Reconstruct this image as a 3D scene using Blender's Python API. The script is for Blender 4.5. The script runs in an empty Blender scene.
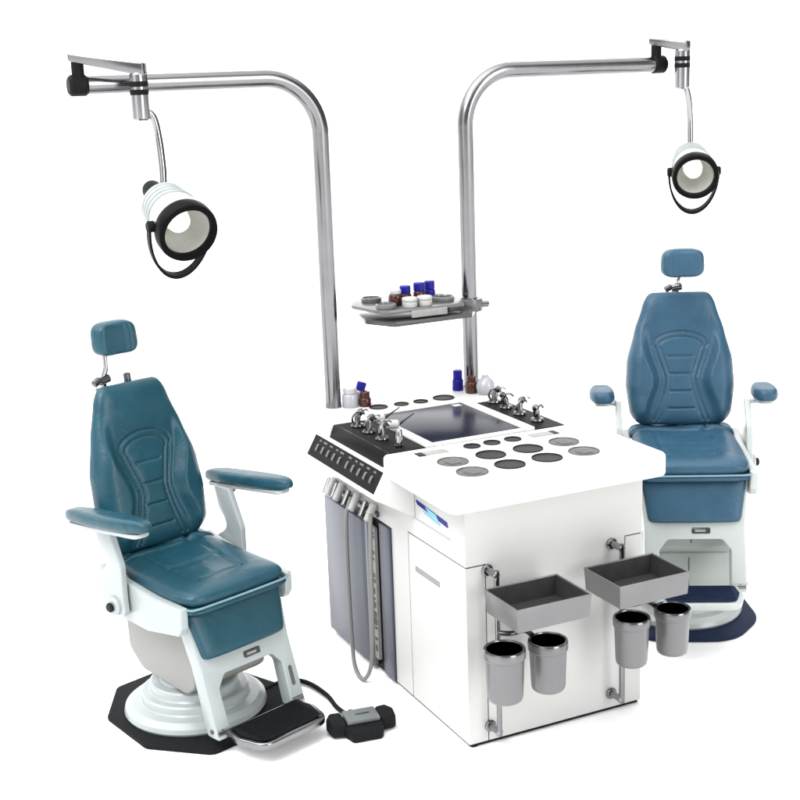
import bpy, bmesh, math, random
from mathutils import Vector, Matrix
random.seed(4)
R = math.radians
S = bpy.context.scene
# ---------------------------------------------------------------- camera
cam = bpy.data.objects.new('camera', bpy.data.cameras.new('camera'))
S.collection.objects.link(cam)
cam.location = (-1.7100, -3.2222, 1.9552)
cam.rotation_euler = (1.33309, 0.03502, -0.44978)
cam.data.sensor_width = 36; cam.data.lens = 36 * 1350.164 / 800
cam.data.clip_start = .05; cam.data.clip_end = 500
S.camera = cam
# ---------------------------------------------------------------- light
S.view_settings.view_transform = 'Standard'; S.view_settings.look = 'None'
S.view_settings.exposure = .2; S.view_settings.gamma = 1
w = bpy.data.worlds.new('World'); S.world = w; w.use_nodes = True
nt = w.node_tree; N = nt.nodes; L = nt.links
bg = N['Background']
tc = N.new('ShaderNodeTexCoord')
def dirmask(d, lo, hi):
    """soft round patch added to the world to shape light, centred on direction d"""
    n = N.new('ShaderNodeVectorMath'); n.operation = 'NORMALIZE'; L.new(tc.outputs['Generated'], n.inputs[0])
    v = N.new('ShaderNodeVectorMath'); v.operation = 'DOT_PRODUCT'; L.new(n.outputs[0], v.inputs[0])
    v.inputs[1].default_value = Vector(d).normalized()
    m = N.new('ShaderNodeMapRange'); m.interpolation_type = 'SMOOTHSTEP'
    m.inputs[1].default_value = lo; m.inputs[2].default_value = hi
    L.new(v.outputs['Value'], m.inputs[0]); return m.outputs[0]
def mixc(a, b, f):
    m = N.new('ShaderNodeMix'); m.data_type = 'RGBA'
    L.new(f, m.inputs[0])
    if isinstance(a, tuple): m.inputs[6].default_value = a
    else: L.new(a, m.inputs[6])
    m.inputs[7].default_value = b
    return m.outputs[2]
def strip(az, half, e0, e1):
    """tall strip added to the world for highlights: narrow in azimuth, limited in height"""
    n = N.new('ShaderNodeVectorMath'); n.operation = 'NORMALIZE'; L.new(tc.outputs['Generated'], n.inputs[0])
    f = N.new('ShaderNodeVectorMath'); f.operation = 'MULTIPLY'; L.new(n.outputs[0], f.inputs[0]); f.inputs[1].default_value = (1, 1, 0)
    h = N.new('ShaderNodeVectorMath'); h.operation = 'NORMALIZE'; L.new(f.outputs[0], h.inputs[0])
    v = N.new('ShaderNodeVectorMath'); v.operation = 'DOT_PRODUCT'; L.new(h.outputs[0], v.inputs[0])
    v.inputs[1].default_value = (math.cos(R(az)), math.sin(R(az)), 0)
    m = N.new('ShaderNodeMapRange'); m.interpolation_type = 'SMOOTHSTEP'
    m.inputs[1].default_value = math.cos(R(half * 1.5)); m.inputs[2].default_value = math.cos(R(half))
    L.new(v.outputs['Value'], m.inputs[0])
    z = N.new('ShaderNodeSeparateXYZ'); L.new(n.outputs[0], z.inputs[0])
    a = N.new('ShaderNodeMapRange'); a.interpolation_type = 'SMOOTHSTEP'; a.inputs[1].default_value = e0; a.inputs[2].default_value = e0 + .12; L.new(z.outputs[2], a.inputs[0])
    b = N.new('ShaderNodeMapRange'); b.interpolation_type = 'SMOOTHSTEP'; b.inputs[1].default_value = e1; b.inputs[2].default_value = e1 - .12; L.new(z.outputs[2], b.inputs[0])
    p = N.new('ShaderNodeMath'); p.operation = 'MULTIPLY'; L.new(m.outputs[0], p.inputs[0]); L.new(a.outputs[0], p.inputs[1])
    q = N.new('ShaderNodeMath'); q.operation = 'MULTIPLY'; L.new(p.outputs[0], q.inputs[0]); L.new(b.outputs[0], q.inputs[1])
    return q.outputs[0]
col = mixc((1.85, 1.86, 1.87, 1), (.16, .17, .18, 1), dirmask((.40, -.9, .12), .45, .85))
col = mixc(col, (.20, .20, .21, 1), dirmask((1, .12, .1), .72, .93))
col = mixc(col, (.70, .70, .71, 1), dirmask((-1, .25, .1), .86, .96))
col = mixc(col, (.35, .36, .37, 1), dirmask((-.50, -.86, .1), .90, .97))
col = mixc(col, (6.0, 6.0, 6.0, 1), strip(287, 10, -.1, .7))
col = mixc(col, (4.6, 4.6, 4.6, 1), dirmask((-.4, .05, .9), .70, .95))
L.new(col, bg.inputs[0]); bg.inputs[1].default_value = 1.0

def area(name, loc, target, size, power):
    l = bpy.data.lights.new(name, 'AREA'); l.shape = 'DISK'; l.size = size; l.energy = power
    o = bpy.data.objects.new(name, l); S.collection.objects.link(o); o.location = loc
    o.rotation_euler = (Vector(target) - Vector(loc)).to_track_quat('-Z', 'Y').to_euler()
area('softbox', (-3.0, -.9, 4.3), (.2, .5, .6), 2.0, 115)

# ---------------------------------------------------------------- materials
def mat(name, color, rough=.5, metal=0, spec=.5, coat=0, noise=0, nscale=30, bump=0, bscale=200, trans=0, emit=0, alpha=1):
    m = bpy.data.materials.new(name); m.use_nodes = True
    t = m.node_tree; p = t.nodes['Principled BSDF']
    c = (*color, 1)
    p.inputs['Base Color'].default_value = c
    p.inputs['Roughness'].default_value = rough; p.inputs['Metallic'].default_value = metal
    p.inputs['Specular IOR Level'].default_value = spec
    p.inputs['Coat Weight'].default_value = coat; p.inputs['Coat Roughness'].default_value = .15
    p.inputs['Transmission Weight'].default_value = trans; p.inputs['Alpha'].default_value = alpha
    if emit: p.inputs['Emission Color'].default_value = c; p.inputs['Emission Strength'].default_value = emit
    if noise or bump:
        g = t.nodes.new('ShaderNodeTexCoord')
    if noise:
        n = t.nodes.new('ShaderNodeTexNoise'); n.inputs['Scale'].default_value = nscale; n.inputs['Detail'].default_value = 5
        t.links.new(g.outputs['Object'], n.inputs['Vector'])
        mr = t.nodes.new('ShaderNodeMapRange'); mr.inputs[1].default_value = .3; mr.inputs[2].default_value = .7
        mr.inputs[3].default_value = 1 - noise; mr.inputs[4].default_value = 1 + noise
        t.links.new(n.outputs[0], mr.inputs[0])
        v = t.nodes.new('ShaderNodeVectorMath'); v.operation = 'SCALE'; v.inputs[0].default_value = color
        t.links.new(mr.outputs[0], v.inputs['Scale']); t.links.new(v.outputs[0], p.inputs['Base Color'])
        rr = t.nodes.new('ShaderNodeMapRange'); rr.inputs[3].default_value = max(0, rough - noise * .4); rr.inputs[4].default_value = rough + noise * .4
        t.links.new(n.outputs[0], rr.inputs[0]); t.links.new(rr.outputs[0], p.inputs['Roughness'])
    if bump:
        n = t.nodes.new('ShaderNodeTexNoise'); n.inputs['Scale'].default_value = bscale; n.inputs['Detail'].default_value = 3
        t.links.new(g.outputs['Object'], n.inputs['Vector'])
        b = t.nodes.new('ShaderNodeBump'); b.inputs['Strength'].default_value = bump; b.inputs['Distance'].default_value = .002
        t.links.new(n.outputs[0], b.inputs['Height']); t.links.new(b.outputs[0], p.inputs['Normal'])
    return m
def soften(m, sc, dist):
    t = m.node_tree; p = t.nodes['Principled BSDF']; old = p.inputs['Normal'].links[0].from_node
    g = t.nodes.new('ShaderNodeTexCoord'); n = t.nodes.new('ShaderNodeTexNoise'); n.inputs['Scale'].default_value = sc; n.inputs['Detail'].default_value = 4; n.inputs['Distortion'].default_value = 1.2
    t.links.new(g.outputs['Object'], n.inputs['Vector']); b = t.nodes.new('ShaderNodeBump'); b.inputs['Distance'].default_value = dist; b.inputs['Strength'].default_value = .6
    t.links.new(n.outputs[0], b.inputs['Height']); t.links.new(b.outputs[0], old.inputs['Normal'])
M = dict(
    floor=mat('floor white', (.90, .90, .90), .9, spec=0),
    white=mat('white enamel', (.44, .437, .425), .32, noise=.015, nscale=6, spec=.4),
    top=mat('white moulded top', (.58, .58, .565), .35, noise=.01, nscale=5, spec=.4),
    gapm=mat('seam shadow gap', (.07, .07, .07), .7, spec=.2),
    blue=mat('slate blue laminate', (.056, .063, .084), .32, noise=.06, nscale=4, spec=.3),
    blueedge=mat('pale panel edge', (.15, .155, .18), .4, noise=.04, spec=.3),
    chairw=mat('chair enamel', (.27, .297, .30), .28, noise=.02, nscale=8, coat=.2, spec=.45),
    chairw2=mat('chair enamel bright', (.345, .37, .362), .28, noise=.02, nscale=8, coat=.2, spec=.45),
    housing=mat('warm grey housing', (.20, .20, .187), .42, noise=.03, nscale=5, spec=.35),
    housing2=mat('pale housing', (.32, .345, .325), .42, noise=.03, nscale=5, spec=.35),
    teal=mat('teal vinyl', (.0075, .044, .064), .33, noise=.1, nscale=12, spec=.28, bump=.25, bscale=260),
    blue2=mat('steel blue vinyl', (.020, .060, .098), .38, noise=.1, nscale=12, spec=.26, bump=.25, bscale=260),
    piping=mat('piping', (.12, .20, .24), .4),
    black=mat('black plastic', (.006, .006, .006), .5, spec=.06, noise=.2, bump=.2),
    blackg=mat('black gloss', (.003, .003, .003), .35, spec=.04),
    navymat=mat('dark navy rubber', (.008, .016, .042), .6, spec=.12, noise=.15, bump=.2),
    rubber=mat('black rubber', (.006, .007, .008), .7, spec=.08, noise=.25, nscale=60, bump=.5, bscale=400),
    chrome=mat('brushed steel', (.185, .185, .19), .2, metal=1, noise=.05, nscale=20),
    chromeb=mat('bright chrome', (.30, .30, .31), .14, metal=1),
    darkmetal=mat('dark metal', (.09, .09, .095), .3, metal=1),
    grey=mat('grey enamel', (.145, .142, .145), .34, metal=.45, noise=.04, nscale=10, spec=.35),
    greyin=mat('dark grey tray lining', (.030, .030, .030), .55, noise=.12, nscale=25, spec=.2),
    greym=mat('mid grey lid', (.085, .087, .084), .5, noise=.2, nscale=90, spec=.15),
    greyemb=mat('embossed grey', (.16, .16, .155), .5, spec=.2),
    greyl=mat('light grey label', (.22, .22, .21), .5, noise=.1, nscale=60, spec=.3),
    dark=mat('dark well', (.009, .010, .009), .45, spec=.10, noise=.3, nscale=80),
    screen=mat('screen glass', (.003, .004, .013), .22, spec=.08),
    pedalm=mat('grey green pedal plate', (.105, .115, .115), .5, spec=.2, noise=.1, nscale=30),
    keym=mat('dim grey key', (.10, .10, .10), .5, spec=.2, noise=.3, nscale=150),
    hose=mat('grey hose', (.17, .168, .16), .45, spec=.35),
    navy=mat('navy print', (.006, .006, .15), .4, spec=.15),
    cyan=mat('cyan print', (.12, .42, .58), .4, spec=.3),
    greyprint=mat('grey print', (.36, .35, .37), .5, spec=.3),
    cap=mat('blue cap', (.007, .006, .17), .4, spec=.2),
    brown=mat('amber glass', (.045, .012, .008), .2, spec=.3, coat=.15),
    wplastic=mat('white plastic', (.35, .35, .34), .35, spec=.4),
    milky=mat('milky plastic', (.30, .30, .33), .25, spec=.5, coat=.3),
    glass=mat('smoked acrylic', (.055, .055, .055), .2, spec=.3),
    clear=mat('frosted acrylic', (.10, .10, .102), .2, spec=.4),
    cream=mat('lamp reflector', (.36, .36, .335), .35, spec=.4, noise=.06, nscale=120),
    bulb=mat('lit bulb', (1, .985, .93), .4, emit=.62),
)
for k_ in ('teal', 'blue2'): soften(M[k_], 9, .007)
# ---------------------------------------------------------------- helpers
def finish(name, bm, m, parent=None, sharp=38, smooth=True):
    bmesh.ops.recalc_face_normals(bm, faces=bm.faces)
    me = bpy.data.meshes.new(name); bm.to_mesh(me); bm.free()
    if smooth:
        for p in me.polygons: p.use_smooth = True
        me.set_sharp_from_angle(angle=R(sharp))
    ms = m if isinstance(m, (list, tuple)) else [m]
    for q in ms: me.materials.append(q)
    o = bpy.data.objects.new(name, me); S.collection.objects.link(o)
    if parent: o.parent = parent
    return o
def bevel(bm, r, seg=3, edges=None):
    if r <= 0: return
    es = edges if edges is not None else [e for e in bm.edges if len(e.link_faces) == 2 and e.calc_face_angle(0) > R(35)]
    bmesh.ops.bevel(bm, geom=es, offset=r, segments=seg, profile=.5, affect='EDGES', clamp_overlap=True)
def box(lo, hi, r=0, seg=3, bm=None):
    b = bmesh.new()
    vs = [b.verts.new((x, y, z)) for x in (lo[0], hi[0]) for y in (lo[1], hi[1]) for z in (lo[2], hi[2])]
    for f in ((0, 1, 3, 2), (4, 6, 7, 5), (0, 4, 5, 1), (2, 3, 7, 6), (0, 2, 6, 4), (1, 5, 7, 3)): b.faces.new([vs[i] for i in f])
    bmesh.ops.recalc_face_normals(b, faces=b.faces)
    bevel(b, r, seg)
    return merge(bm, b)
def merge(bm, b):
    if bm is None: return b
    me = bpy.data.meshes.new('tmp'); b.to_mesh(me); b.free(); bm.from_mesh(me); bpy.data.meshes.remove(me); return bm
def roundpoly(pts, r, seg=6):
    out = []; n = len(pts)
    for i, p in enumerate(pts):
        rr = r[i] if isinstance(r, (list, tuple)) else r
        p = Vector(p); a = Vector(pts[i - 1]) - p; c = Vector(pts[(i + 1) % n]) - p
        if rr <= 0: out.append(tuple(p)); continue
        la, lc = a.length, c.length; ang = a.angle(c)
        d = min(rr / math.tan(ang / 2), la * .48, lc * .48)
        A = p + a.normalized() * d; C = p + c.normalized() * d
        for k in range(seg + 1):
            t = k / seg
            out.append(tuple((1 - t) ** 2 * A + 2 * t * (1 - t) * p + t * t * C))
    return out
def prism(pts, axis, lo, hi, r=0, seg=2, bm=None, shear=None):
    """pts in the two axes other than `axis` (in order x,y,z); extruded lo..hi"""
    b = bmesh.new()
    def P(p, h):
        q = [0, 0, 0]; k = [i for i in range(3) if i != axis]; q[k[0]] = p[0]; q[k[1]] = p[1]; q[axis] = h
        return q
    A = [b.verts.new(P(p, lo)) for p in pts]; B = [b.verts.new(P(p, hi)) for p in pts]
    n = len(pts)
    b.faces.new(A); b.faces.new(B[::-1])
    for i in range(n): b.faces.new((A[i], B[i], B[(i + 1) % n], A[(i + 1) % n]))
    bmesh.ops.recalc_face_normals(b, faces=b.faces)
    if r > 0:
        es = [e for e in b.edges if len(e.link_faces) == 2 and e.calc_face_angle(0) > R(60)]
        bevel(b, r, seg, es)
    if shear:
        for v in b.verts: v.co = shear(v.co)
    return merge(bm, b)
def tube(pts, r, seg=16, bm=None, caps=True, smoothn=0):
    pts = [Vector(p) for p in pts]
    if smoothn:
        out = []
        n = len(pts)
        for i in range(n - 1):
            p0 = pts[max(i - 1, 0)]; p1 = pts[i]; p2 = pts[i + 1]; p3 = pts[min(i + 2, n - 1)]
            for k in range(smoothn):
                t = k / smoothn
                out.append(.5 * ((2 * p1) + (p2 - p0) * t + (2 * p0 - 5 * p1 + 4 * p2 - p3) * t * t + (3 * p1 - p0 - 3 * p2 + p3) * t ** 3))
        out.append(pts[-1]); pts = out
    b = bmesh.new(); rings = []; n = len(pts)
    T = (pts[1] - pts[0]).normalized()
    U = T.orthogonal().normalized()
    for i, p in enumerate(pts):
        t = (pts[min(i + 1, n - 1)] - pts[max(i - 1, 0)]).normalized()
        U = (U - t * U.dot(t)).normalized(); V = t.cross(U)
        rr = r[i] if isinstance(r, (list, tuple)) else (r(i / (n - 1)) if callable(r) else r)
        rings.append([b.verts.new(p + (U * math.cos(a) + V * math.sin(a)) * rr) for a in [2 * math.pi * k / seg for k in range(seg)]])
    for i in range(n - 1):
        for k in range(seg): b.faces.new((rings[i][k], rings[i][(k + 1) % seg], rings[i + 1][(k + 1) % seg], rings[i + 1][k]))
    if caps: b.faces.new(rings[0][::-1]); b.faces.new(rings[-1])
    return merge(bm, b)
def lathe(prof, origin=(0, 0, 0), axis=(0, 0, 1), seg=48, bm=None, closed=False):
    """prof: (r, h) along axis"""
    b = bmesh.new(); q = Vector((0, 0, 1)).rotation_difference(Vector(axis).normalized()).to_matrix().to_4x4()
    mt = Matrix.Translation(origin) @ q; rings = []
    for (r, h) in prof:
        if r < 1e-6: rings.append([b.verts.new(mt @ Vector((0, 0, h)))])
        else: rings.append([b.verts.new(mt @ Vector((r * math.cos(2 * math.pi * k / seg), r * math.sin(2 * math.pi * k / seg), h))) for k in range(seg)])
    prs = list(zip(rings, rings[1:])) + ([(rings[-1], rings[0])] if closed else [])
    for A, B in prs:
        for k in range(seg):
            k2 = (k + 1) % seg
            if len(A) == 1 and len(B) == 1: continue
            if len(A) == 1: b.faces.new((A[0], B[k], B[k2]))
            elif len(B) == 1: b.faces.new((A[k], A[k2], B[0]))
            else: b.faces.new((A[k], A[k2], B[k2], B[k]))
    if not closed:
        for A in (rings[0], rings[-1]):
            if len(A) > 1: b.faces.new(A)
    return merge(bm, b)
def cyl(p0, p1, r, seg=24, bev=0, bm=None):
    d = Vector(p1) - Vector(p0); h = d.length; e = min(bev, r * .9, h * .45)
    pr = [(0, 0), (r - e, 0), (r, e), (r, h - e), (r - e, h), (0, h)] if e > 0 else [(0, 0), (r, 0), (r, h), (0, h)]
    return lathe(pr, p0, d, seg, bm)
def sup(t, k): return max(0.0, 1 - abs(t) ** k) ** (1 / k)
def cushion(hw, v0, v1, front, back, place, nu=60, nv=80, kt=8, bm=None):
    """closed padded shell: halfwidth hw(t), front/back(u,v,s,t,e) heights, place(u,v,n) -> point"""
    b = bmesh.new()
    for side in (front, back):
        G = []
        for j in range(nv + 1):
            t = math.sin(math.pi / 2 * (2 * j / nv - 1)); t = t * .55 + (2 * j / nv - 1) * .45
            row = []
            for i in range(nu + 1):
                s0 = 2 * i / nu - 1; s = math.sin(math.pi / 2 * s0) * .5 + s0 * .5
                v = v0 + (v1 - v0) * (t + 1) / 2
                u = s * hw(t) * sup(t, kt)
                e = (max(0, 1 - abs(s) ** 5) * max(0, 1 - abs(t) ** 9)) ** .45
                row.append(b.verts.new(place(u, v, side(u, v, s, t, e))))
            G.append(row)
        for j in range(nv):
            for i in range(nu): b.faces.new((G[j][i], G[j][i + 1], G[j + 1][i + 1], G[j + 1][i]))
    bmesh.ops.remove_doubles(b, verts=b.verts, dist=1e-5)
    return merge(bm, b)
def empty(name, loc, rz=0):
    o = bpy.data.objects.new(name, None); S.collection.objects.link(o); o.location = loc; o.rotation_euler = (0, 0, rz)
    o.empty_display_size = .1; return o
def tag(o, label, cat, group=None):
    o['label'] = label; o['category'] = cat
    if group: o['group'] = group
    return o
def copy_tree(o, parent=None):
    c = o.copy(); S.collection.objects.link(c)
    if parent: c.parent = parent
    for ch in list(o.children): copy_tree(ch, c)
    return c
def smooth(a, b, x):
    t = min(1, max(0, (x - a) / (b - a))); return t * t * (3 - 2 * t)

# ---------------------------------------------------------------- setting
bm = bmesh.new(); vs = [bm.verts.new(p) for p in ((-60, -60, 0), (60, -60, 0), (60, 60, 0), (-60, 60, 0))]; bm.faces.new(vs)
fl = finish('floor', bm, M['floor'], smooth=False); fl['kind'] = 'structure'

# ================================================================ treatment cabinet
W, D, ZT = .613, 1.01, .839
cab = tag(empty('treatment_cabinet', (0, 0, 0)), 'wide white treatment cabinet with dark screen in its top and two curved steel poles', 'cabinet')
finish('inner_body', box((.004, .004, .012), (W - .004, D, .76)), M['gapm'], cab, smooth=False)
# front skin: T-shaped so the lower corner seams show
pts = [(.067, .014), (.548, .014), (.548, .568), (W, .568), (W, .762), (0, .762), (0, .571), (.067, .571)]
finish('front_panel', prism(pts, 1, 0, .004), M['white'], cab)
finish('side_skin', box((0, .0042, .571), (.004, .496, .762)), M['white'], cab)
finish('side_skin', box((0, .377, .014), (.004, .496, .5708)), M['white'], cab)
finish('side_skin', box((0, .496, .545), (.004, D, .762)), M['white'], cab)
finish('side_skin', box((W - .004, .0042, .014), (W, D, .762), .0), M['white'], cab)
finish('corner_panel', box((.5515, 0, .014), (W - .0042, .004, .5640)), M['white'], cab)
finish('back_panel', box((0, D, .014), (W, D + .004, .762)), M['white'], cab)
door = finish('door', prism([(0, 0), (.0630, 0), (.0630, .004), (.004, .004), (.004, .3725), (0, .3725)], 2, .014, .5665), M['white'], cab)
finish('handle', box((-.0022, .166, .455), (.003, .327, .472), .002), M['greyl'], door)
finish('plinth', box((.008, .008, 0.002), (W - .008, D - .01, .012)), M['rubber'], cab)
for (x, y) in ((.022, .02), (W - .03, .03), (.03, D - .04), (W - .03, D - .04)):
    finish('foot', lathe([(0, 0), (.014, 0), (.020, .012), (.020, .0165), (0, .0165)], (x, y, -.0005)), M['rubber'], cab)
# logo strip, a navy bar with a cyan flash, and its faint grey line
lg = finish('badge', prism(roundpoly([(.312, .693), (.300, .679), (.100, .661), (.106, .677)], .003), 0, -.0016, .0005), M['navy'], cab)
finish('badge_flash', prism([(.245, .6875), (.225, .6745), (.160, .6665), (.175, .6810)], 0, -.0022, -.0012), M['cyan'], lg)
finish('badge_swoosh', prism([(.262, .6695), (.25, .662), (.150, .652), (.158, .660)], 0, -.0014, .0005), M['cyan'], cab)  # printed swoosh below the badge
lt = finish('caption', prism([(.343, .632), (.343, .627), (.092, .625), (.092, .630)], 0, -.0012, .0005), M['greyprint'], cab)

# ---- countertop: front slab with soft edges, side bars and rear bar round the screen
def slab(lo, hi, r): return box(lo, hi, r, 5)
ct = bmesh.new()
def soft(pts, z0, z1, r, bm):
    return prism(pts, 2, z0, z1, r, 5, bm)
front_pts = roundpoly([(-.09, -.095), (.640, -.095), (.640, .350), (-.09, .350)], [.045, .03, .0, .0])
ct = soft(front_pts, .765, ZT, .014, ct)
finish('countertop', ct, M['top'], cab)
rp = bmesh.new()
rp = box((.074, .3505, .765), (.475, .795, .8345), 0, 1, rp)          # bed under the screen
rp = prism(roundpoly([(-.09, .765), (.640, .765), (.640, 1.035), (-.09, 1.035)], [.0, .0, .02, .04]), 2, .765, ZT, .008, 4, rp)
rp = box((.56, .3505, .765), (.640, .7645, ZT), .006, 3, rp)
finish('rear_deck', rp, M['top'], cab)
# screen and its bezel
bz = bmesh.new()
bz = box((.060, .352, .8346), (.090, .80, .846), .003, 2, bz); bz = box((.415, .352, .8346), (.450, .80, .846), .003, 2, bz)
bz = box((.0902, .352, .8346), (.4148, .368, .845), .003, 2, bz); bz = box((.0902, .788, .8346), (.4148, .80, .845), .003, 2, bz)
scr = finish('screen', box((.0905, .3685, .8346), (.4145, .7875, .841), .001), M['screen'], cab)
finish('bezel', bz, M['top'], scr)
finish('marking', box((.37, .745, .8411), (.40, .775, .8414)), M['greyprint'], scr)
finish('stripe', box((.070, .40, .8461), (.078, .60, .8465)), M['greyprint'], scr)
# ---- decks left and right of the screen
dl = finish('side_deck', prism([(-.072, .8375), (-.088, .798), (-.088, .76), (.0595, .76), (.0595, .8375)], 1, .351, .7645, .001, 1), M['black'], cab)
finish('deck_seam', box((-.068, .353, .8376), (-.065, .762, .8384)), M['darkmetal'], dl)
finish('side_deck', box((.4505, .351, .77), (.5595, .7645, .8375), .001, 1), M['black'], cab)
# ---- control console under the left deck
hp = roundpoly([(-.0885, .797), (-.094, .797), (-.136, .722), (-.134, .708), (-.118, .700), (-.001, .632), (-.001, .797)], [0, .003, .006, .006, .01, 0, 0])
con = finish('control_panel', prism(hp, 1, .318, .862, .002, 2), M['top'], cab)
def onslope(t, n): return (-.0955 - .0385 * t - n * .87, .790 - .0665 * t + n * .5)
sp = [onslope(.03, .0), onslope(.97, .0), onslope(.97, .003), onslope(.03, .003)]
finish('key_strip', prism(sp, 1, .324, .855), M['black'], con)
for i in range(10):
    y = .375 + i * .046 + (.015 if i > 4 else 0); kb = bmesh.new()
    a, b_, c_, d_ = onslope(.35, .0031), onslope(.68, .0031), onslope(.64, .006), onslope(.39, .006)
    kb = prism([a, b_, c_, d_], 1, y - .006, y + .006, 0, 1, kb)
    finish('key', kb, M['keym'], con)
    a, b_, c_, d_ = onslope(.14, .0031), onslope(.22, .0031), onslope(.22, .0037), onslope(.14, .0037)
    finish('indicator', prism([a, b_, c_, d_], 1, y - .012, y + .004 + .006 * (i % 3), 0, 1), M['keym'], con)
# ---- slate side panels, slotted strip and hose
finish('side_panel', box((-.020, .655, .020), (.003, 1.012, .520), .003, 2), M['blue'], cab)
finish('panel_edge', box((-.024, .640, .018), (.003, .6545, .532), .002, 2), M['blueedge'], cab)
finish('side_panel', box((-.008, .500, .014), (.003, .578, .541), .002, 2), M['blue'], cab)
finish('recess', box((-.001, .5785, .014), (.0034, .6395, .545)), M['blackg'], cab)
rk = finish('lens_rack', box((-.014, .604, .05), (-.0012, .636, .515), .001, 1), M['greyl'], cab)
sl = bmesh.new(); z = .500
while z > .07:
    h = random.choice((.008, .012, .020)); y = .606 + random.random() * .008; wd = .012 + .012 * random.random()
    if random.random() < .75: finish('slot', box((-.0160, y, z - h), (-.0138, y + wd, z)), M['darkmetal'], rk)
    z -= h + random.choice((.005, .008, .014, .02))
finish('hose', tube([(-.03, .745, .585), (-.055, .728, .54), (-.062, .722, .46), (-.062, .722, .25), (-.066, .705, .08), (-.078, .665, .022), (-.088, .60, .008), (-.082, .56, .022), (-.070, .538, .09), (-.064, .530, .26), (-.062, .530, .44), (-.045, .555, .585)], .0068, 14, smoothn=8), M['hose'], cab)
for i, y in enumerate((.965, .90, .80, .66)):
    finish('hanger', cyl((-.012, y, .592), (-.040, y - .01, .545), .010, 16, .003), M['chrome'], cab)
for i, y in enumerate((.93, .86, .73, .60)):
    finish('nozzle', cyl((-.01, y, .600), (-.045, y - .012, .548), .013, 16, .004), M['wplastic'], cab)
finish('hanger_bar', box((-.012, .585, .556), (-.0005, 1.0, .572), .002), M['darkmetal'], cab)
# ---- wells and lids in the top
def well(x, y, r, m, name, z=ZT):
    o = finish(name, lathe([(0, .0), (r * .93, .0), (r * .95, .002), (r * .97, .0032), (r, .0028), (r * 1.01, 0.0002), (r * .9, -.003), (0, -.003)], (x, y, z + .0004), seg=56), M[m], cab)
    return o
for (x, y) in ((.053, .162), (.052, .042), (.442, .170), (.436, .050)):
    o = well(x, y, .047, 'greym', 'jar_lid')
    bmk = bmesh.new()
    for k in range(-2, 3): bmk = box((x - .026 + abs(k) * .004, y + k * .011 - .003, ZT + .0022), (x + .026 - abs(k) * .004, y + k * .011 + .002, ZT + .0032), 0, 1, bmk)
    finish('embossing', bmk, M['greyemb'], o)
for (x, y) in ((.183, .166), (.180, .048), (.310, .163), (.307, .049)): well(x, y, .046, 'dark', 'jar_well')
for (x, y) in ((.181, .279), (.252, .281), (.326, .281)): well(x, y, .027, 'dark', 'jar_well')
for (x, y, r) in ((.150, .89, .032), (.235, .885, .026), (.308, .882, .026), (.400, .886, .038)): well(x, y, r, 'dark', 'jar_well')
for (x0, x1, s) in ((.018, .095, -1), (.388, .466, 1)):
    o = finish('label_plate', box((x0, .262, ZT - .001), (x1, .302, ZT + .0018), .001), M['greyl'], cab)
    if s < 0: finish('plate_end', box((x0 - .024, .262, ZT - .001), (x0 - .0005, .302, ZT + .0022), .001), M['dark'], o)
    else: finish('plate_end', box((x1 + .0005, .262, ZT - .001), (x1 + .020, .302, ZT + .0022), .001), M['dark'], o)
# ---- rails with stand-offs on the front
for (x, xe) in ((.073, .0), (.503, .0)):
    rl = finish('rail', tube([(x, -.052, .05), (x, -.052, .565)], .0075, 14), M['chrome'], cab)
    for z in (.062, .553):
        finish('standoff', cyl((x - .004, -.001, z), (x - .001, -.058, z), .0105, 20, .003), M['chromeb'], rl)
        finish('flange', cyl((x - .004, -.0005, z), (x - .004, -.010, z), .018, 24, .003), M['chrome'], rl)
    finish('cup_bracket', tube([(x, -.052, .375), (x + .03, -.075, .375), (x + .075, -.075, .375), (x + .080, -.110, .372)], .008, 12, smoothn=5), M['darkmetal'], rl)
    finish('tray_bracket', box((x - .02, -.060, .465), (x + .05, -.047, .50), .003), M['darkmetal'], rl)
# ---- poles
for sx, x0, xe in ((-1, .022, -.735), (1, .566, 1.350)):
    zt = 1.952; rr = .185; P = [(x0, .985, ZT - .002), (x0, .985, 1.2), (x0, .985, zt - rr)]
    for k in range(1, 15):
        a = math.pi / 2 * k / 14
        P.append((x0 + sx * rr * (1 - math.cos(a)), .985, zt - rr + rr * math.sin(a)))
    P.append((x0 + sx * .40, .985, zt)); P.append((xe, .985, zt))
    pl = finish('pole', tube(P, .0275, 32), M['chrome'], cab)
    finish('end_cap', cyl((xe - sx * .002, .985, zt), (xe + sx * .058, .985, zt), .032, 28, .008), M['black'], pl)

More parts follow.
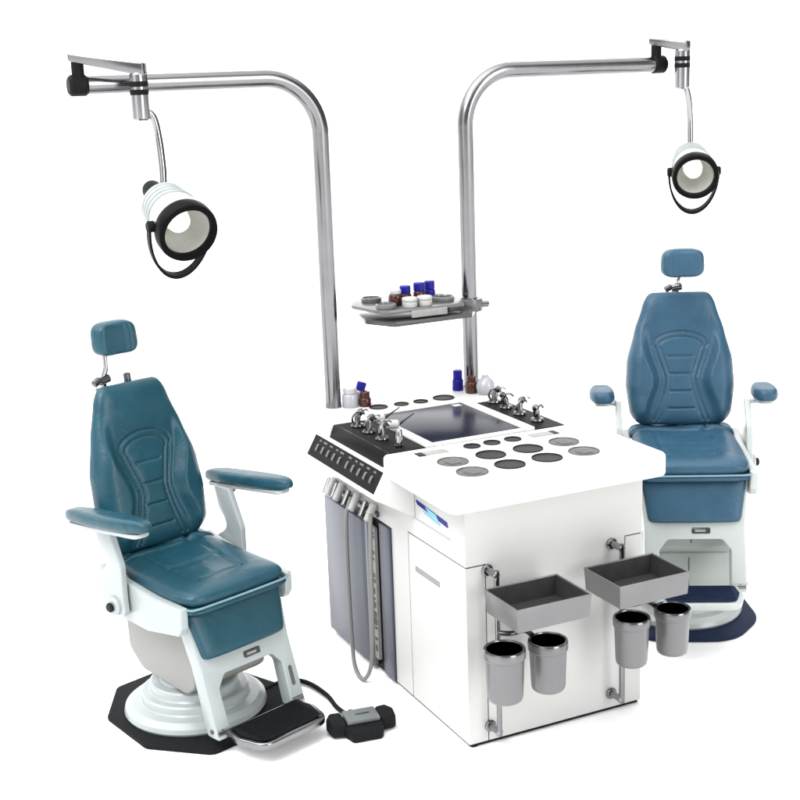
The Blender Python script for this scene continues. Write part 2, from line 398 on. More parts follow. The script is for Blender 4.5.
# ================================================================ lamps
def lamp(label, post, joint, neck, back, front, rad, handle_m):
    t = tag(empty('examination_lamp', (post[0], post[1], post[2])), label, 'lamp', 'lamps hanging from the poles')
    O = Vector(post)
    def loc(p): return Vector(p) - O
    post_top = loc(post)
    finish('pivot', cyl(post_top - Vector((0, 0, .0)), post_top + Vector((0, 0, .062)), .019, 24, .003), M['black'], t)
    a = post_top + Vector((0, 0, .064)); j = loc(joint)
    d = (j - a); d.z = 0; L_ = d.length; d.normalize(); sd = Vector((-d.y, d.x, 0))
    bm = bmesh.new(); vs = []
    for (q, wd, ht, zc) in ((a - d * .022, .021, .012, a.z), (j + d * .024, .021, .02, j.z)):
        for sy in (-1, 1):
            for sz in (-1, 1): vs.append(bm.verts.new(Vector((q.x, q.y, zc)) + sd * wd * sy + Vector((0, 0, ht * sz))))
    for f in ((0, 1, 3, 2), (4, 6, 7, 5), (0, 4, 5, 1), (2, 3, 7, 6), (0, 2, 6, 4), (1, 5, 7, 3)): bm.faces.new([vs[i] for i in f])
    bmesh.ops.recalc_face_normals(bm, faces=bm.faces); bevel(bm, .005, 3)
    finish('swing_arm', bm, M['chrome'], t)
    jz = Vector((0, 0, 1))
    finish('knuckle', cyl(j - jz * .008, j - jz * .150, .027, 28, .006), M['chromeb'], t)
    finish('band', cyl(j - jz * .034, j - jz * .050, .0283, 28, .001), M['black'], t)
    finish('band', cyl(j - jz * .058, j - jz * .074, .0283, 28, .001), M['black'], t)
    finish('neck', tube([loc(p) for p in neck], .0115, 16, smoothn=8), M['chromeb'], t)
    A = loc(back); B = loc(front); ax = (B - A); H = ax.length; r = rad
    hd = finish('shade', lathe([(.0, .0), (r * .30, .0), (r * .40, H * .05), (r * .55, H * .14), (r * .60, H * .20), (r * .72, H * .22), (r * .78, H * .4), (r * .90, H * .72), (r * .93, H * .90), (r * .88, H * .90), (r * .86, H * .6), (r * .70, H * .40), (0, H * .4)], A, ax, 64), M['chairw2'], t)
    fins = bmesh.new()
    for k in range(4):
        h0 = H * (.26 + k * .085); rr = r * (.735 + k * .035)
        fins = lathe([(rr, h0), (rr + .004, h0 + .002), (rr + .004, h0 + .006), (rr, h0 + .008)], A, ax, 64, fins, closed=True)
    finish('cooling_rib', fins, M['chairw'], hd)
    finish('rear_cap', lathe([(0, -H * .16), (r * .30, -H * .16), (r * .34, -H * .12), (r * .34, H * .02), (0, H * .02)], A, ax, 40), M['black'], hd)
    finish('rim', lathe([(r * .80, H * .84), (r * .96, H * .82), (r, H * .86), (r, H * .97), (r * .97, H * 1.0), (r * .80, H * 1.0), (r * .77, H * .96)], A, ax, 72, closed=True), M['blackg'], hd)
    finish('reflector', lathe([(r * .785, H * .965), (r * .76, H * .80), (r * .68, H * .60), (r * .56, H * .50), (r * .40, H * .46), (0, H * .45), (0, H * .44), (r * .42, H * .45), (r * .60, H * .49), (r * .72, H * .60), (r * .79, H * .80), (r * .79, H * .965)], A, ax, 64, closed=True), M['cream'], hd)
    finish('bulb', lathe([(0, H * .80), (r * .2, H * .785), (r * .36, H * .73), (r * .42, H * .62), (r * .40, H * .47), (0, H * .47)], A, ax, 40), M['bulb'], hd)
    # strap handle slung under the shade
    n = ax.normalized(); dn = (Vector((0, 0, -1)) - n * n.z * -1); dn.normalize(); sd = n.cross(dn)
    C = A + ax * .76; bm = bmesh.new(); ring = []
    for k in range(41):
        th = math.pi * (-.5 + k / 40)
        rad_ = r * 1.10; off = dn * 0
        p = C + off + (dn * math.cos(th) * 1.75 + sd * math.sin(th)) * rad_
        q = C + off + (dn * math.cos(th) * 1.75 + sd * math.sin(th)) * (rad_ - .007)
        ring.append([bm.verts.new(p - n * .012), bm.verts.new(p + n * .012), bm.verts.new(q + n * .012), bm.verts.new(q - n * .012)])
    for A_, B_ in zip(ring, ring[1:]):
        for k in range(4): bm.faces.new((A_[k], A_[(k + 1) % 4], B_[(k + 1) % 4], B_[k]))
    bm.faces.new(ring[0]); bm.faces.new(ring[-1][::-1])
    hb = finish('handle', bm, handle_m, t)
    for s in (-1, 1):
        finish('handle_boss', cyl(C + sd * s * r * .88, C + sd * s * r * 1.14, .017, 20, .004), M['black'], hb)
    return t
lamp('white spot lamp with black ring, hung at the far left above the teal chair',
     (-.760, .985, 1.972), (-.604, .88, 1.992), [(-.600, .88, 1.860), (-.585, .88, 1.868), (-.566, .876, 1.845), (-.557, .87, 1.78), (-.558, .85, 1.70), (-.562, .84, 1.655)],
     (-.576, .885, 1.618), (-.556, .630, 1.518), .093, M['black'])
lamp('white spot lamp with black ring, hung at the far right above the steel blue chair',
     (1.370, .985, 1.972), (1.424, .90, 2.012), [(1.426, .90, 1.868), (1.440, .90, 1.868), (1.455, .90, 1.82), (1.462, .90, 1.75), (1.462, .895, 1.655)],
     (1.472, .920, 1.628), (1.338, .700, 1.556), .083, M['black'])

# ================================================================ trays and cups on the front
def tray(x0, x1, label):
    y0, y1, zt, zb = -.245, -.060, .522, .452; t = .004
    o = tag(empty('instrument_tray', ((x0 + x1) / 2, (y0 + y1) / 2, zb)), label, 'tray', 'open grey trays on the cabinet front')
    ox, oy, oz = o.location
    X0, X1, Y0, Y1, H = x0 - ox, x1 - ox, y0 - oy, y1 - oy, zt - zb
    bm = bmesh.new()
    def rect(i, z): return [bm.verts.new(p) for p in ((X0 + i, Y0 + i, z), (X1 - i, Y0 + i, z), (X1 - i, Y1 - i, z), (X0 + i, Y1 - i, z))]
    A, B, C_, D_ = rect(.004, 0), rect(0, H), rect(t, H), rect(t + .003, .006)
    bm.faces.new(A)
    for P, Q in ((A, B), (B, C_), (C_, D_)):
        for k in range(4): bm.faces.new((P[k], P[(k + 1) % 4], Q[(k + 1) % 4], Q[k]))
    bm.faces.new(D_[::-1])
    bmesh.ops.recalc_face_normals(bm, faces=bm.faces)
    es = [e for e in bm.edges if e.calc_face_angle(0) > R(35)]; bevel(bm, .0015, 2, es)
    finish('shell', bm, M['grey'], o)
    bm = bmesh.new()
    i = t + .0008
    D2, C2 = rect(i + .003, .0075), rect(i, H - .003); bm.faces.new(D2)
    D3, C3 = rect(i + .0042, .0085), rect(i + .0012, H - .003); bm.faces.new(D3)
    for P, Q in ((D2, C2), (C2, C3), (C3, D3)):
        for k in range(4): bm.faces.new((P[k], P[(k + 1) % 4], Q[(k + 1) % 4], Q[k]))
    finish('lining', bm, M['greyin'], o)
    return o
tray(.026, .268, 'open rectangular grey tray on the cabinet front, nearer the cabinet door')
tray(.362, .606, 'open rectangular grey tray on the cabinet front, nearer the steel blue chair')
def cup(x, y, zt, r, h, label, first=None):
    o = tag(empty('metal_cup', (x, y, zt - h)), label, 'cup', 'grey metal cups under the trays')
    rb = r * .86
    sh = finish('shell', lathe([(0, 0), (rb * .86, 0), (rb * .95, .004), (rb, .014), (r * .93, h - .030), (r * .94, h - .028), (r, h - .024), (r * 1.01, h - .003), (r * .98, h), (r * .86, h), (r * .84, h - .006), (rb * .86, .012), (0, .012)], seg=56), M['grey'], o)
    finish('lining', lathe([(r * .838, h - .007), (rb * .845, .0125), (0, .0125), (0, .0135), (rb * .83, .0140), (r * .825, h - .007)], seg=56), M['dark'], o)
    finish('rim', lathe([(r * .86, h - .001), (r * .88, h + .002), (r * .98, h + .002), (r * 1.0, h - .001)], seg=56), M['chrome'], o)
    finish('bracket', box((-.018, r * .9, h - .05), (.018, r * 1.0 + .010, h - .024), .003), M['darkmetal'], o)
cup(.038, -.150, .372, .060, .155, 'grey metal cup closest to the cabinet door')
cup(.190, -.135, .358, .058, .150, 'grey metal cup under the tray nearer the door, to the right of its neighbour')
cup(.470, -.150, .374, .055, .146, 'grey metal cup in front of the rail nearer the steel blue chair')
cup(.625, -.140, .366, .055, .140, 'grey metal cup standing out past the right corner of the cabinet')

# ================================================================ spray instruments in the two side decks
def instrument(x, y, mir, label, grp):
    o = tag(empty('spray_instrument', (x, y, .8376)), label, 'instrument', grp)
    finish('socket', lathe([(0, 0), (.024, 0), (.026, .004), (.024, .010), (.017, .013), (.0, .013)], seg=32), M['chrome'], o)
    finish('handle', tube([(0, 0, .010), (.002 * mir, .002, .035), (.010 * mir, .004, .052)], [.012, .013, .010], 18), M['chrome'], o)
    hd = finish('head', lathe([(0, 0), (.011, .002), (.014, .010), (.012, .022), (.006, .030), (0, .031)], (.004 * mir, .004, .046), (.6 * mir, -.2, .5), 24), M['darkmetal'], o)
    finish('lever', tube([(-.014, .0, .012), (-.024, -.006, .034), (-.010, -.010, .058), (.012, -.012, .060), (.026, -.014, .048)], .0042, 10, smoothn=5), M['chrome'], o)
    finish('nozzle', tube([(.012 * mir, .0, .060), (.032 * mir, -.012, .066), (.044 * mir, -.016, .058)], [.005, .004, .003], 10), M['chromeb'], o)
    return o
names = ('closest to the pole', 'second from the pole', 'third from the pole', 'farthest from the pole')
for k, y in enumerate((.70, .61, .51)):
    o = instrument(-.014, y, 1, 'chrome spray handpiece on the black deck above the key strip, ' + names[k], 'spray instruments left of the screen'); o.rotation_euler.z = .3 * k; o.scale = (.85,) * 3
o = tag(empty('spray_instrument', (-.006, .405, .8376)), 'short clear tubular handpiece on the black deck above the key strip, nearest the front', 'instrument', 'spray instruments left of the screen')
finish('socket', lathe([(0, 0), (.012, 0), (.013, .006), (0, .008)], seg=24), M['darkmetal'], o)
finish('handle', lathe([(0, .006), (.010, .006), (.011, .03), (.009, .050), (.006, .054), (0, .054)], (0, 0, 0), (.05, 0, 1), 24), M['chromeb'], o)
for k, (x, y) in enumerate(((.520, .735), (.514, .645), (.508, .545), (.512, .44))):
    o = instrument(x, y, -1 if k % 2 else 1, 'chrome spray handpiece on the black deck right of the screen, ' + names[k], 'spray instruments right of the screen'); o.rotation_euler.z = -.4 + .35 * k; o.scale = (.85,) * 3
# two white handpieces lying on the bezel
for k, (x, y) in enumerate(((.035, .665), (.038, .565))):
    o = tag(empty('white_handpiece', (x, y, .853)), 'white stubby handpiece by the screen edge, ' + ('farther from the front' if k == 0 else 'nearer the front'), 'instrument', 'white handpieces at the screen edge')
    finish('grip', cyl((-.028, .008, .016), (.030, -.010, .012), .0145, 20, .005), M['wplastic'], o)
    finish('tip', tube([(.030, -.010, .012), (.060, .01, .018), (.100, .025, .030)], [.005, .003, .002], 10), M['darkmetal'], o)

# ================================================================ bottles
def bottle(name, x, y, z, r, h, bodym, capm, caph, label, cat, group=None, tilt=0, capr=.85):
    o = tag(empty(name, (x, y, z)), label, cat, group)
    finish('bottle_body', lathe([(0, 0), (r * .92, 0), (r, .004), (r, h * .78), (r * .9, h * .88), (r * .5, h), (0, h)], seg=28), M[bodym], o)
    hc = h * .95
    finish('cap', lathe([(0, hc), (r * capr, hc), (r * capr, hc + caph - .003), (r * capr - .003, hc + caph), (0, hc + caph)], seg=28), M[capm], o)
    o.rotation_euler.x = tilt
    return o
bottle('white_bottle', .073, .955, ZT, .028, .052, 'milky', 'wplastic', .018, 'milky white bottle at the foot of the pole nearer the teal chair', 'bottle')
b = bottle('blue_bottle', .110, .990, ZT, .020, .050, 'milky', 'cap', .030, 'pale bottle with dark blue cap between a white bottle and the row of round wells', 'bottle'); b.rotation_euler = (0, .35, 0)
bottle('brown_bottle', .120, .935, ZT, .021, .034, 'brown', 'brown', .020, 'small brown bottle at the back left corner of the screen', 'bottle')
bottle('blue_bottle', .500, .965, ZT, .020, .046, 'cap', 'cap', .030, 'all blue bottle at the foot of the pole right of the screen', 'bottle')
bottle('brown_bottle', .520, .900, ZT, .021, .046, 'brown', 'brown', .018, 'brown bottle between a blue bottle and a round white flask', 'bottle')
o = tag(empty('round_flask', (.555, .860, ZT)), 'round milky flask beside the brown bottle, right of the screen', 'flask')
finish('flask_body', lathe([(0, 0), (.022, 0), (.032, .012), (.034, .030), (.028, .048), (.014, .060), (.012, .070), (0, .070)], seg=32), M['milky'], o)

# ================================================================ hanging shelf on the right pole
TZ = 1.142
sh = tag(empty('pole_shelf', (.566, .985, TZ)), 'small two-layer grey acrylic shelf clamped to the pole right of the screen', 'shelf')
def lp(p): return (p[0] - .566, p[1] - .985)
lo = roundpoly([lp(p) for p in ((.195, .835), (.50, .845), (.560, .93), (.545, 1.03), (.45, 1.08), (.17, 1.08), (.140, .95))], .02)
finish('lower_plate', prism(lo, 2, -.020, -.004, .002, 2), M['glass'], sh)
up = roundpoly([lp(p) for p in ((.165, .850), (.47, .850), (.510, .93), (.50, 1.14), (.19, 1.16), (.128, 1.04))], [.04, .02, .02, .03, .03, .04])
finish('upper_plate', prism(up, 2, .022, .034, .003, 2), M['clear'], sh)
finish('front_block', box((-.300, -.147, .004), (-.165, -.1365, .028), .002), M['greyl'], sh)
finish('clamp', lathe([(.0285, -.022), (.046, -.022), (.048, -.016), (.048, .016), (.046, .022), (.0285, .022)], (0, 0, 0), seg=32), M['clear'], sh)
finish('clamp_arm', box((-.10, -.03, -.0115), (-.035, .02, .012), .003), M['clear'], sh)
finish('clamp_screw', cyl((.03, -.02, 0), (.062, -.03, 0), .012, 20, .003), M['chrome'], sh)
for (x, y, r) in ((.200, .905, .036), (.430, .93, .042), (.215, 1.06, .036)):
    finish('jar_holder', lathe([(r * .72, .034), (r * .95, .034), (r, .040), (r * .98, .050), (r * .86, .052), (r * .80, .046), (r * .76, .040)], (*lp((x, y)), 0), seg=40, closed=True), M['clear'], sh)
    finish('jar_well', lathe([(0, .0345), (r * .74, .0345), (r * .78, .045), (0, .045)], (*lp((x, y)), 0), seg=36), M['dark' if x > .3 else 'greym'], sh)
zs = TZ + .0345
bottle('brown_jar', .255, .945, zs, .024, .044, 'brown', 'milky', .014, 'brown jar with pale lid at the left of the pole shelf', 'jar')
bottle('capped_bottle', .312, .985, zs, .021, .034, 'brown', 'cap', .026, 'brown bottle with blue cap next to the brown jar on the shelf', 'bottle', 'blue capped bottles on the shelf', capr=.95)
bottle('capped_bottle', .366, .985, zs, .021, .038, 'brown', 'cap', .028, 'brown bottle with blue cap, middle of the three blue caps on the shelf', 'bottle', 'blue capped bottles on the shelf', capr=.95)
bottle('capped_bottle', .420, 1.010, zs, .020, .036, 'cap', 'cap', .028, 'all blue bottle nearest the pole on the shelf', 'bottle', 'blue capped bottles on the shelf', capr=.95)
bottle('white_jar', .280, .885, zs, .026, .024, 'wplastic', 'wplastic', .010, 'squat white jar at the front of the shelf, left of its twin', 'jar', 'white jars on the shelf', capr=1.03)
bottle('white_jar', .337, .885, zs, .026, .024, 'wplastic', 'wplastic', .010, 'squat white jar at the front of the shelf, nearer the pole', 'jar', 'white jars on the shelf', capr=1.03)

# ================================================================ chairs
def seg_dist(px, py, a, b):
    ax, ay = a; bx, by = b; dx, dy = bx - ax, by - ay
    t = max(0, min(1, ((px - ax) * dx + (py - ay) * dy) / (dx * dx + dy * dy)))
    return math.hypot(px - ax - dx * t, py - ay - dy * t)
def chair(label, loc, rz, lift, vinyl, enamel, housing, matm, bb, bh, head, stem_x, arm_z, arm_a, arm_b, arm_x, tilt, gs, gr, footm):
    t = tag(empty('examination_chair', (*loc, 0), rz), label, 'chair', 'reclining examination chairs'); V = M[vinyl]; E = M[enamel]; Lz = lift
    # ground plate
    gp = roundpoly([(-.258 * gs, .10), (-.290 * gs, -.15), (-.170 * gs, -.340), (.170 * gs, -.340), (.290 * gs, -.15), (.258 * gs, .10), (.10, .26), (-.10, .26)], gr); gp = [(x - .016, y) for x, y in gp]
    finish('ground_plate', prism(gp, 2, .001, .014, .003, 2), M[matm], t)
    c = (-.018, -.045, 0)
    finish('pedestal', lathe([(0, .0145), (.222, .0145), (.226, .022), (.222, .036), (.203, .050), (.176, .055), (.172, .060), (.170, .078), (.164, .083), (.146, .086), (.142, .091), (.140, .110), (.134, .115), (.110, .118), (.105, .124), (.105, .20 + Lz), (0, .20 + Lz)], c, seg=80), E, t, sharp=22)
    # housing of the lift column
    hp = roundpoly([(.135, .365), (.128, .205), (.06, .148), (-.17, .128), (-.215, .16), (-.215, .40), (.0, .40)], [.01, .05, .05, .05, .03, .01, .02])
    b = prism(hp, 0, -.138, .138, .022, 4)
    for v in b.verts: v.co.z += Lz
    hs = finish('housing', b, M[housing], t)
    finish('seam', box((-.0015, -.2165, .18 + Lz), (.0015, -.2145, .39 + Lz)), M['gapm'], hs)
    finish('vent', box((-.1400, -.10, .312 + Lz), (-.137, -.02, .330 + Lz), .001), M['dark'], hs)
    if Lz:   # raised: the telescoping shroud under the housing shows
        sd_ = finish('lift_shroud', box((-.150, -.170, .105), (.150, .075, .272 + 0), .012), M[housing], t)
        finish('seam', box((-.0015, -.1715, .12), (.0015, -.1695, .25)), M['gapm'], sd_)
    # leg frame: sloped inverted U
    U_ = [(-.186, .440), (-.170, .262), (-.172, .052), (-.118, .052), (-.122, .190), (-.092, .226), (.092, .226), (.122, .190), (.118, .052), (.172, .052), (.170, .262), (.186, .440)]
    rd = [.01, 0, .008, .006, .02, .02, .02, .02, .006, .008, 0, .01]
    def shr(co): return Vector((co.x, co.y - .242 - (.44 - co.z) * .31, co.z + Lz))
    lf = finish('leg_frame', prism(roundpoly(U_, rd), 1, 0, .050, .004, 3, shear=shr), E, t)
    npm = finish('nameplate', prism(roundpoly([(-.010, .2465), (.052, .2465), (.052, .265), (-.010, .265)], .004), 1, -.0035, .001, .001, 1, shear=shr), M['darkmetal'], lf)
    finish('lettering', prism([(.0, .2525), (.036, .2525), (.036, .259), (.0, .259)], 1, -.0042, -.003, shear=shr), M['greyl'], npm)
    for s in (-1, 1):
        q = shr(Vector((s * .148, 0, .075)))
        finish('bolt', cyl((q.x, q.y - .002, q.z), (q.x, q.y + .004, q.z), .006, 16, .001), M['darkmetal'], lf)
        if s > 0 and not Lz: finish('leg_slot', prism(roundpoly([(s * .145 - .007, .115), (s * .145 + .007, .115), (s * .145 + .007, .175), (s * .145 - .007, .175)], .006), 1, -.0006, .001, 0, 1, shear=shr), M['gapm'], lf)
        q = shr(Vector((s * .1725, .02, .075)))
        finish('bolt', cyl((q.x - s * .004, q.y, q.z), (q.x + s * .003, q.y, q.z), .007, 16, .001), M['darkmetal'], lf)
    # padded calf panel
    def hwp(tt): return .168 + .012 * tt
    def fr(u, v, s, tt, e): return .024 * e
    def bk(u, v, s, tt, e): return -.004 * e
    def plp(u, v, n):
        q = shr(Vector((u, 0, v))); return (q.x, q.y - .002 - n, q.z)
    finish('calf_pad', cushion(hwp, .283, .430, fr, bk, plp, 40, 30, kt=14), V, t)
    # seat
    def hws(tt): return .193 - .014 * smooth(-.2, 1, tt)
    def top(u, v, s, tt, e):
        d = 0
        # stitched centre panel
        for (a, b_) in (((-.085, -.20), (-.105, .08)), ((.085, -.20), (.105, .08)), ((-.085, -.20), (.085, -.20)), ((-.10, -.06), (.10, -.06))):
            q = seg_dist(u, v, a, b_); d += .0045 * math.exp(-(q / .006) ** 2)
        dish = .013 * (1 - smooth(.04, .15, abs(u))) * smooth(-.26, -.10, v)
        return .034 * e - d - dish + .006 * math.sin(v * 40) * smooth(.0, .1, v)
    def bot(u, v, s, tt, e): return -.030 * e
    def pls(u, v, n): return (u, v, .468 + Lz + n + .022 * smooth(-.2, .15, v))
    finish('seat', cushion(hws, -.300, .150, top, bot, pls, 56, 60, kt=7), V, t)
    lip = lambda u, v, s, tt, e: .017 * e
    lib = lambda u, v, s, tt, e: -.014 * e
    sb = finish('seat_base_pad', cushion(lambda tt: .196, -.306, .11, lip, lib, lambda u, v, n: (u, v, .438 + Lz + n), 40, 40, kt=9), V, t)
    # piping between seat and base pad
    pp = [(-.188, -.10), (-.190, -.26), (-.175, -.297), (-.10, -.303), (0, -.304), (.10, -.303), (.175, -.297), (.190, -.26), (.188, -.10)]
    finish('piping', tube([(x, y, .4515 + Lz) for x, y in pp], .0035, 8, smoothn=4), M['piping'], sb)
    # wrinkled roll where the seat meets the backrest
    rnd = random.Random(7)
    ph = [rnd.random() * 6 for _ in range(6)]
    def rtop(u, v, s, tt, e): return e * (.026 + .012 * smooth(.06, .16, u) + .006 * smooth(.08, .17, -u) - .010 * math.exp(-((v - .01 - u * .22 + .06 * u * u) / .007) ** 2) - .008 * math.exp(-((v + .02 + u * .18) / .006) ** 2) - .010 * math.exp(-((u - .10 - v * .5) / .010) ** 2) + .003 * math.sin(u * 31 + v * 40))
    finish('back_roll', cushion(lambda tt: .190, -.055, .055, rtop, lambda u, v, s, tt, e: -.03 * e, lambda u, v, n: (u, .125 + v + abs(u) * -.10, .495 + Lz + n), 90, 30, kt=5), V, t)
    # side rails with hinge drum
    for s in (-1, 1):
        rp_ = roundpoly([(.135, .505), (.15, .44), (.05, .355), (-.10, .345), (-.262, .370), (-.278, .395), (-.280, .458), (-.15, .462), (.0, .478)], [.01, .03, .02, .03, .015, .01, .008, 0, 0])
        b = prism(rp_, 0, s * .186, s * .214, .005, 3)
        for v in b.verts: v.co.z += Lz
        ra = finish('side_rail', b, E, t)
        a = .018
        finish('hinge_drum', cyl((s * .212, a, .405 + Lz), (s * .256, a, .405 + Lz), .030, 36, .006), E, ra)
        finish('hinge_knob', cyl((s * .256, a, .405 + Lz), (s * .270, a, .405 + Lz), .015, 24, .004), M['dark'], ra)
        # armrest: post leans back as it rises, the padded rest sits on a thin plate
        aw0 = .041 if arm_b - arm_a > .3 else .046; az = arm_z + Lz; ym = (arm_a + arm_b) / 2
        def az_(y, az=az): return az - (y - .0) * tilt
        pt = arm_b - .30 * (arm_b - arm_a)          # the post meets the rest towards its back end
        pr = [(pt - .040, az_(pt) - .022), (pt + .036, az_(pt) - .022), (pt + .018, az - .10), (pt - .030, .53 + Lz), (.165, .45 + Lz), (.160, .395 + Lz), (.05, .368 + Lz), (-.030, .380 + Lz), (-.024, .43 + Lz), (pt - .095, .54 + Lz)]
        pr = roundpoly(pr, [0, 0, .05, .04, .04, .03, .03, .02, .03, .05])
        arm = finish('armrest', prism(pr, 0, s * .2205, s * .2420, .004, 3), E, t)
        xc = s * arm_x
        pl_ = roundpoly([(xc - .028, arm_a + .03), (xc + .028, arm_a + .03), (xc + .030, arm_b - .03), (xc - .030, arm_b - .03)], .024)
        b = prism(pl_, 2, az - .030, az - .017, .003, 2)
        for v in b.verts: v.co.z -= v.co.y * tilt
        finish('arm_plate', b, E, arm)
        finish('arm_bracket', box((min(s * .2215, s * (arm_x - .01)), pt - .035, az_(pt) - .040), (max(s * .2215, s * (arm_x - .01)), pt + .035, az_(pt) - .031), .002), E, arm)
        def aw(tt): return aw0 * (1 - .15 * abs(tt) ** 2)
        finish('arm_pad', cushion(aw, arm_a, arm_b, lambda u, v, s_, tt, e: .6 * aw0 * e ** 1.1, lambda u, v, s_, tt, e: -.018 * e, lambda u, v, n, xc=xc, az=az: (xc + u, v, az + n - v * tilt), 28, 60, kt=2.8), V, arm)
    # footrest tray
    fo = roundpoly([(-.140, -.355), (.140, -.355), (.148, -.43), (.124, -.522), (-.124, -.522), (-.148, -.43)], [.01, .01, .03, .05, .05, .03])
    b = prism(fo, 2, .052, .076, .006, 3)
    for v in b.verts: v.co.z += Lz
    ft = finish('footrest', b, M['chrome'] if footm == 'rubber' else E, t)
    fi = roundpoly([(-.126, -.368), (.126, -.368), (.133, -.43), (.112, -.507), (-.112, -.507), (-.133, -.43)], [.01, .01, .03, .045, .045, .03])
    b = prism(fi, 2, .0765, .081, .001, 1)
    for i in range(13):
        y = -.375 - i * .0105
        b = box((-.112, y - .003, .0811), (.112, y + .002, .0835), 0, 1, b)
    for v in b.verts: v.co.z += Lz
    finish('tread', b, M[footm], ft)
    for s in (-1, 1): finish('hinge', cyl((s * .120, -.350, .070 + Lz), (s * .168, -.350, .070 + Lz), .011, 16, .002), M['chrome'], ft)
    # ---- backrest
    H = bh; z0 = bb + Lz
    slope = .115 / .56
    def bw_(tt):
        q = (tt + 1) / 2
        k = [(0, .168), (.10, .186), (.30, .197), (.48, .192), (.70, .164), (.88, .136), (1, .120)]
        for (a, wa), (b_, wb) in zip(k, k[1:]):
            if q <= b_:
                f = (q - a) / (b_ - a); f = f * f * (3 - 2 * f) * .3 + f * .7; return wa + (wb - wa) * f
        return k[-1][1]
    outl = [(.097 * math.sin(R(a)), .60 + .10 * math.cos(R(a))) for a in range(0, 91, 10)] + [(.088, .575), (.079, .50), (.064, .41), (.056, .355), (.056, .32), (.066, .23), (.082, .13), (.098, .04)]
    inl = [(.078 * math.sin(R(a)), .59 + .07 * math.cos(R(a))) for a in range(0, 91, 10)] + [(.069, .565), (.060, .50), (.046, .41), (.039, .355), (.039, .32), (.048, .23), (.063, .13), (.078, .04)]
    bars = [(.515, .044), (.385, .037), (.255, .036), (.125, .046)]
    def bf(u, v, s, tt, e):
        q = v / H; au = abs(u); d = 0
        if .03 < q < .73 and au < .13:
            for pl_, dep in ((outl, .0052), (inl, .0042)):
                m = min(seg_dist(au, v, (a[0], a[1] * H), (b_[0], b_[1] * H)) for a, b_ in zip(pl_, pl_[1:]))
                d += dep * math.exp(-(m / .0042) ** 2)
            for (bq, bl) in bars:
                m = seg_dist(au, v, (0, bq * H), (bl, bq * H)); d += .0052 * math.exp(-(m / .004) ** 2)
            # padding swells slightly between stitch lines
        # wings: swell outboard of the hourglass, strongest in the lower half
        c0 = .108 - .038 * math.exp(-((q - .34) / .16) ** 2)
        wing = .036 * smooth(c0, c0 + .040, au) * (1 - smooth(.50, .86, q)) * smooth(-.05, .12, q)
        lum = .010 * math.exp(-((q - .34) / .2) ** 2) * (1 - smooth(.02, .09, au))
        return .040 * e + (wing + lum) * min(1, e * 1.15) - d
    def bbk(u, v, s, tt, e): return -.034 * e
    def plb(u, v, n):
        y = .118 + slope * v * 1.0 - .020 * math.sin(math.pi * min(1, v / H)) * -.4
        return (u, y - n * .98, z0 + v + n * .18)
    finish('backrest', cushion(bw_, 0, H, bf, bbk, plb, 150, 210, kt=11), V, t)
    # headrest and its stem
    hx, hy, hz, hhw, hh = head
    def hwd(tt): return hhw * (1 - .06 * (tt + 1) / 2)
    finish_h = cushion(hwd, -hh / 2, hh / 2, lambda u, v, s, tt, e: e ** 1.1 * (.034 + .010 * smooth(.2, .9, abs(s)) - .0015 * math.exp(-((abs(s) - .55) / .08) ** 2)), lambda u, v, s, tt, e: -.026 * e,
                       lambda u, v, n: (u + hx, hy + v * .1 - n, hz + Lz + v), 50, 40, kt=3.6)
    hd = finish('headrest', finish_h, V, t)
    ztop = z0 + H
    yb = .118 + slope * H + .030
    st = finish('headrest_stem', tube([(stem_x, yb + .018, ztop - .09), (stem_x, yb + .020, ztop + .01), (stem_x + .008, yb + .015, ztop + .05), (stem_x + .010, hy + .020, hz + Lz)], .0085, 14, smoothn=5), M['chromeb'], t)
    sb_ = bmesh.new()
    sb_ = box((stem_x - .030, yb + .006, ztop - .05), (stem_x + .055, yb + .030, ztop - .015), .004, 2, sb_)
    sb_ = cyl((stem_x - .022, yb + .016, ztop + .005), (stem_x + .018, yb + .016, ztop + .012), .014, 20, .003, sb_)
    finish('stem_clamp', sb_, M['chrome'], st)
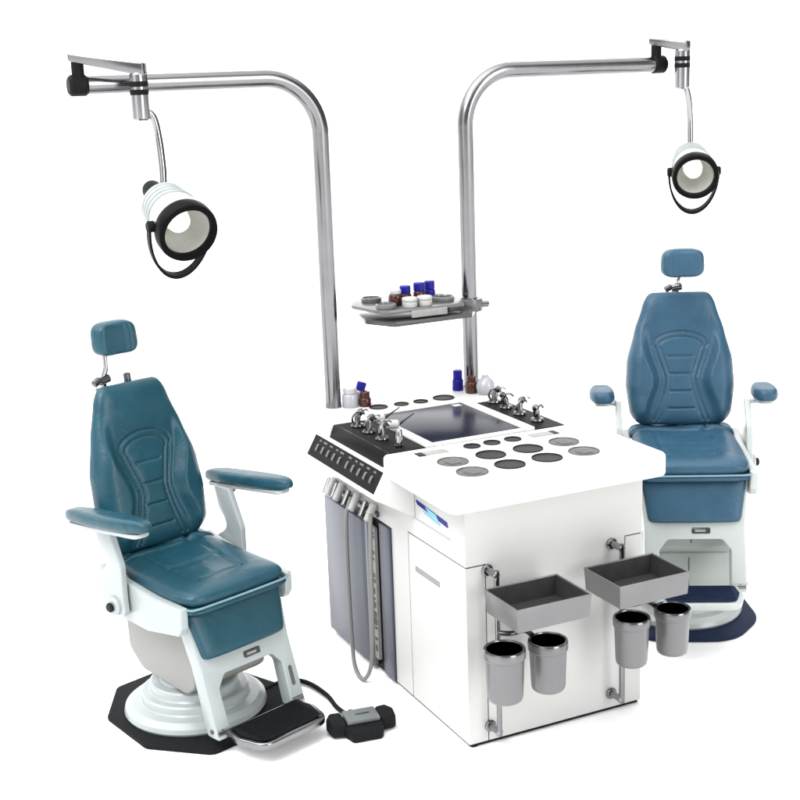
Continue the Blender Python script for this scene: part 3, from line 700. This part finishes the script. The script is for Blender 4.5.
    finish('clamp_knob', cyl((stem_x - .045, yb + .010, ztop + .0), (stem_x - .020, yb + .012, ztop + .014), .012, 16, .003), M['darkmetal'], st)
    if stem_x < -.03: finish('clamp_knob', cyl((stem_x + .070, yb - .01, ztop - .02), (stem_x + .070, yb - .005, ztop + .022), .012, 16, .003), M['darkmetal'], st)
    return t
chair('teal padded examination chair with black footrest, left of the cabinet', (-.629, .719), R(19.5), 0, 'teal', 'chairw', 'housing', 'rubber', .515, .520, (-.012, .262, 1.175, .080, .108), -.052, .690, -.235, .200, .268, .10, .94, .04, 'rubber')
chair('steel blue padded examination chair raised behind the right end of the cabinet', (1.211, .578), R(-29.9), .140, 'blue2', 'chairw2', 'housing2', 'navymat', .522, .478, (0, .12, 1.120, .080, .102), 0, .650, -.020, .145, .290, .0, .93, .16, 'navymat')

# ================================================================ foot pedal with its cable
pd = tag(empty('foot_pedal', (-.232, .262, 0), R(-8)), 'black foot pedal with grey top plate on the floor by the teal chair', 'foot pedal')
bm = prism(roundpoly([(-.055, -.075), (.055, -.075), (.075, -.02), (.060, .055), (-.060, .055), (-.075, -.02)], .02), 2, .001, .040, .008, 3)
finish('pedal_base', bm, M['rubber'], pd)
for s in (-1, 1):
    bm = prism(roundpoly([(s * .062, -.035), (s * .118, -.030), (s * .125, .025), (s * .105, .060), (s * .062, .055)], .016), 2, .006, .052, .010, 3)
    finish('side_pedal', bm, M['rubber'], pd)
finish('top_plate', box((-.060, -.030, .0405), (.060, .050, .056), .005), M['pedalm'], pd); pd.scale = (.86, .95, 1)
finish('marking', box((-.020, .005, .0562), (.030, .012, .0566)), M['darkmetal'], pd)
R_ = Matrix.Rotation(-R(-8), 3, 'Z')
cp = [R_ @ (Vector(p) - Vector((-.232, .262, 0))) for p in ((-.50, .66, .012), (-.40, .70, .012), (-.33, .715, .012), (-.27, .66, .012), (-.245, .54, .012), (-.25, .44, .012), (-.248, .35, .022), (-.246, .325, .03))]
finish('cable', tube(cp, lambda f: .008 + .012 * smooth(.88, 1, f), 12, smoothn=8), M['rubber'], pd)
S.render.resolution_x = 1024; S.render.resolution_y = 1024
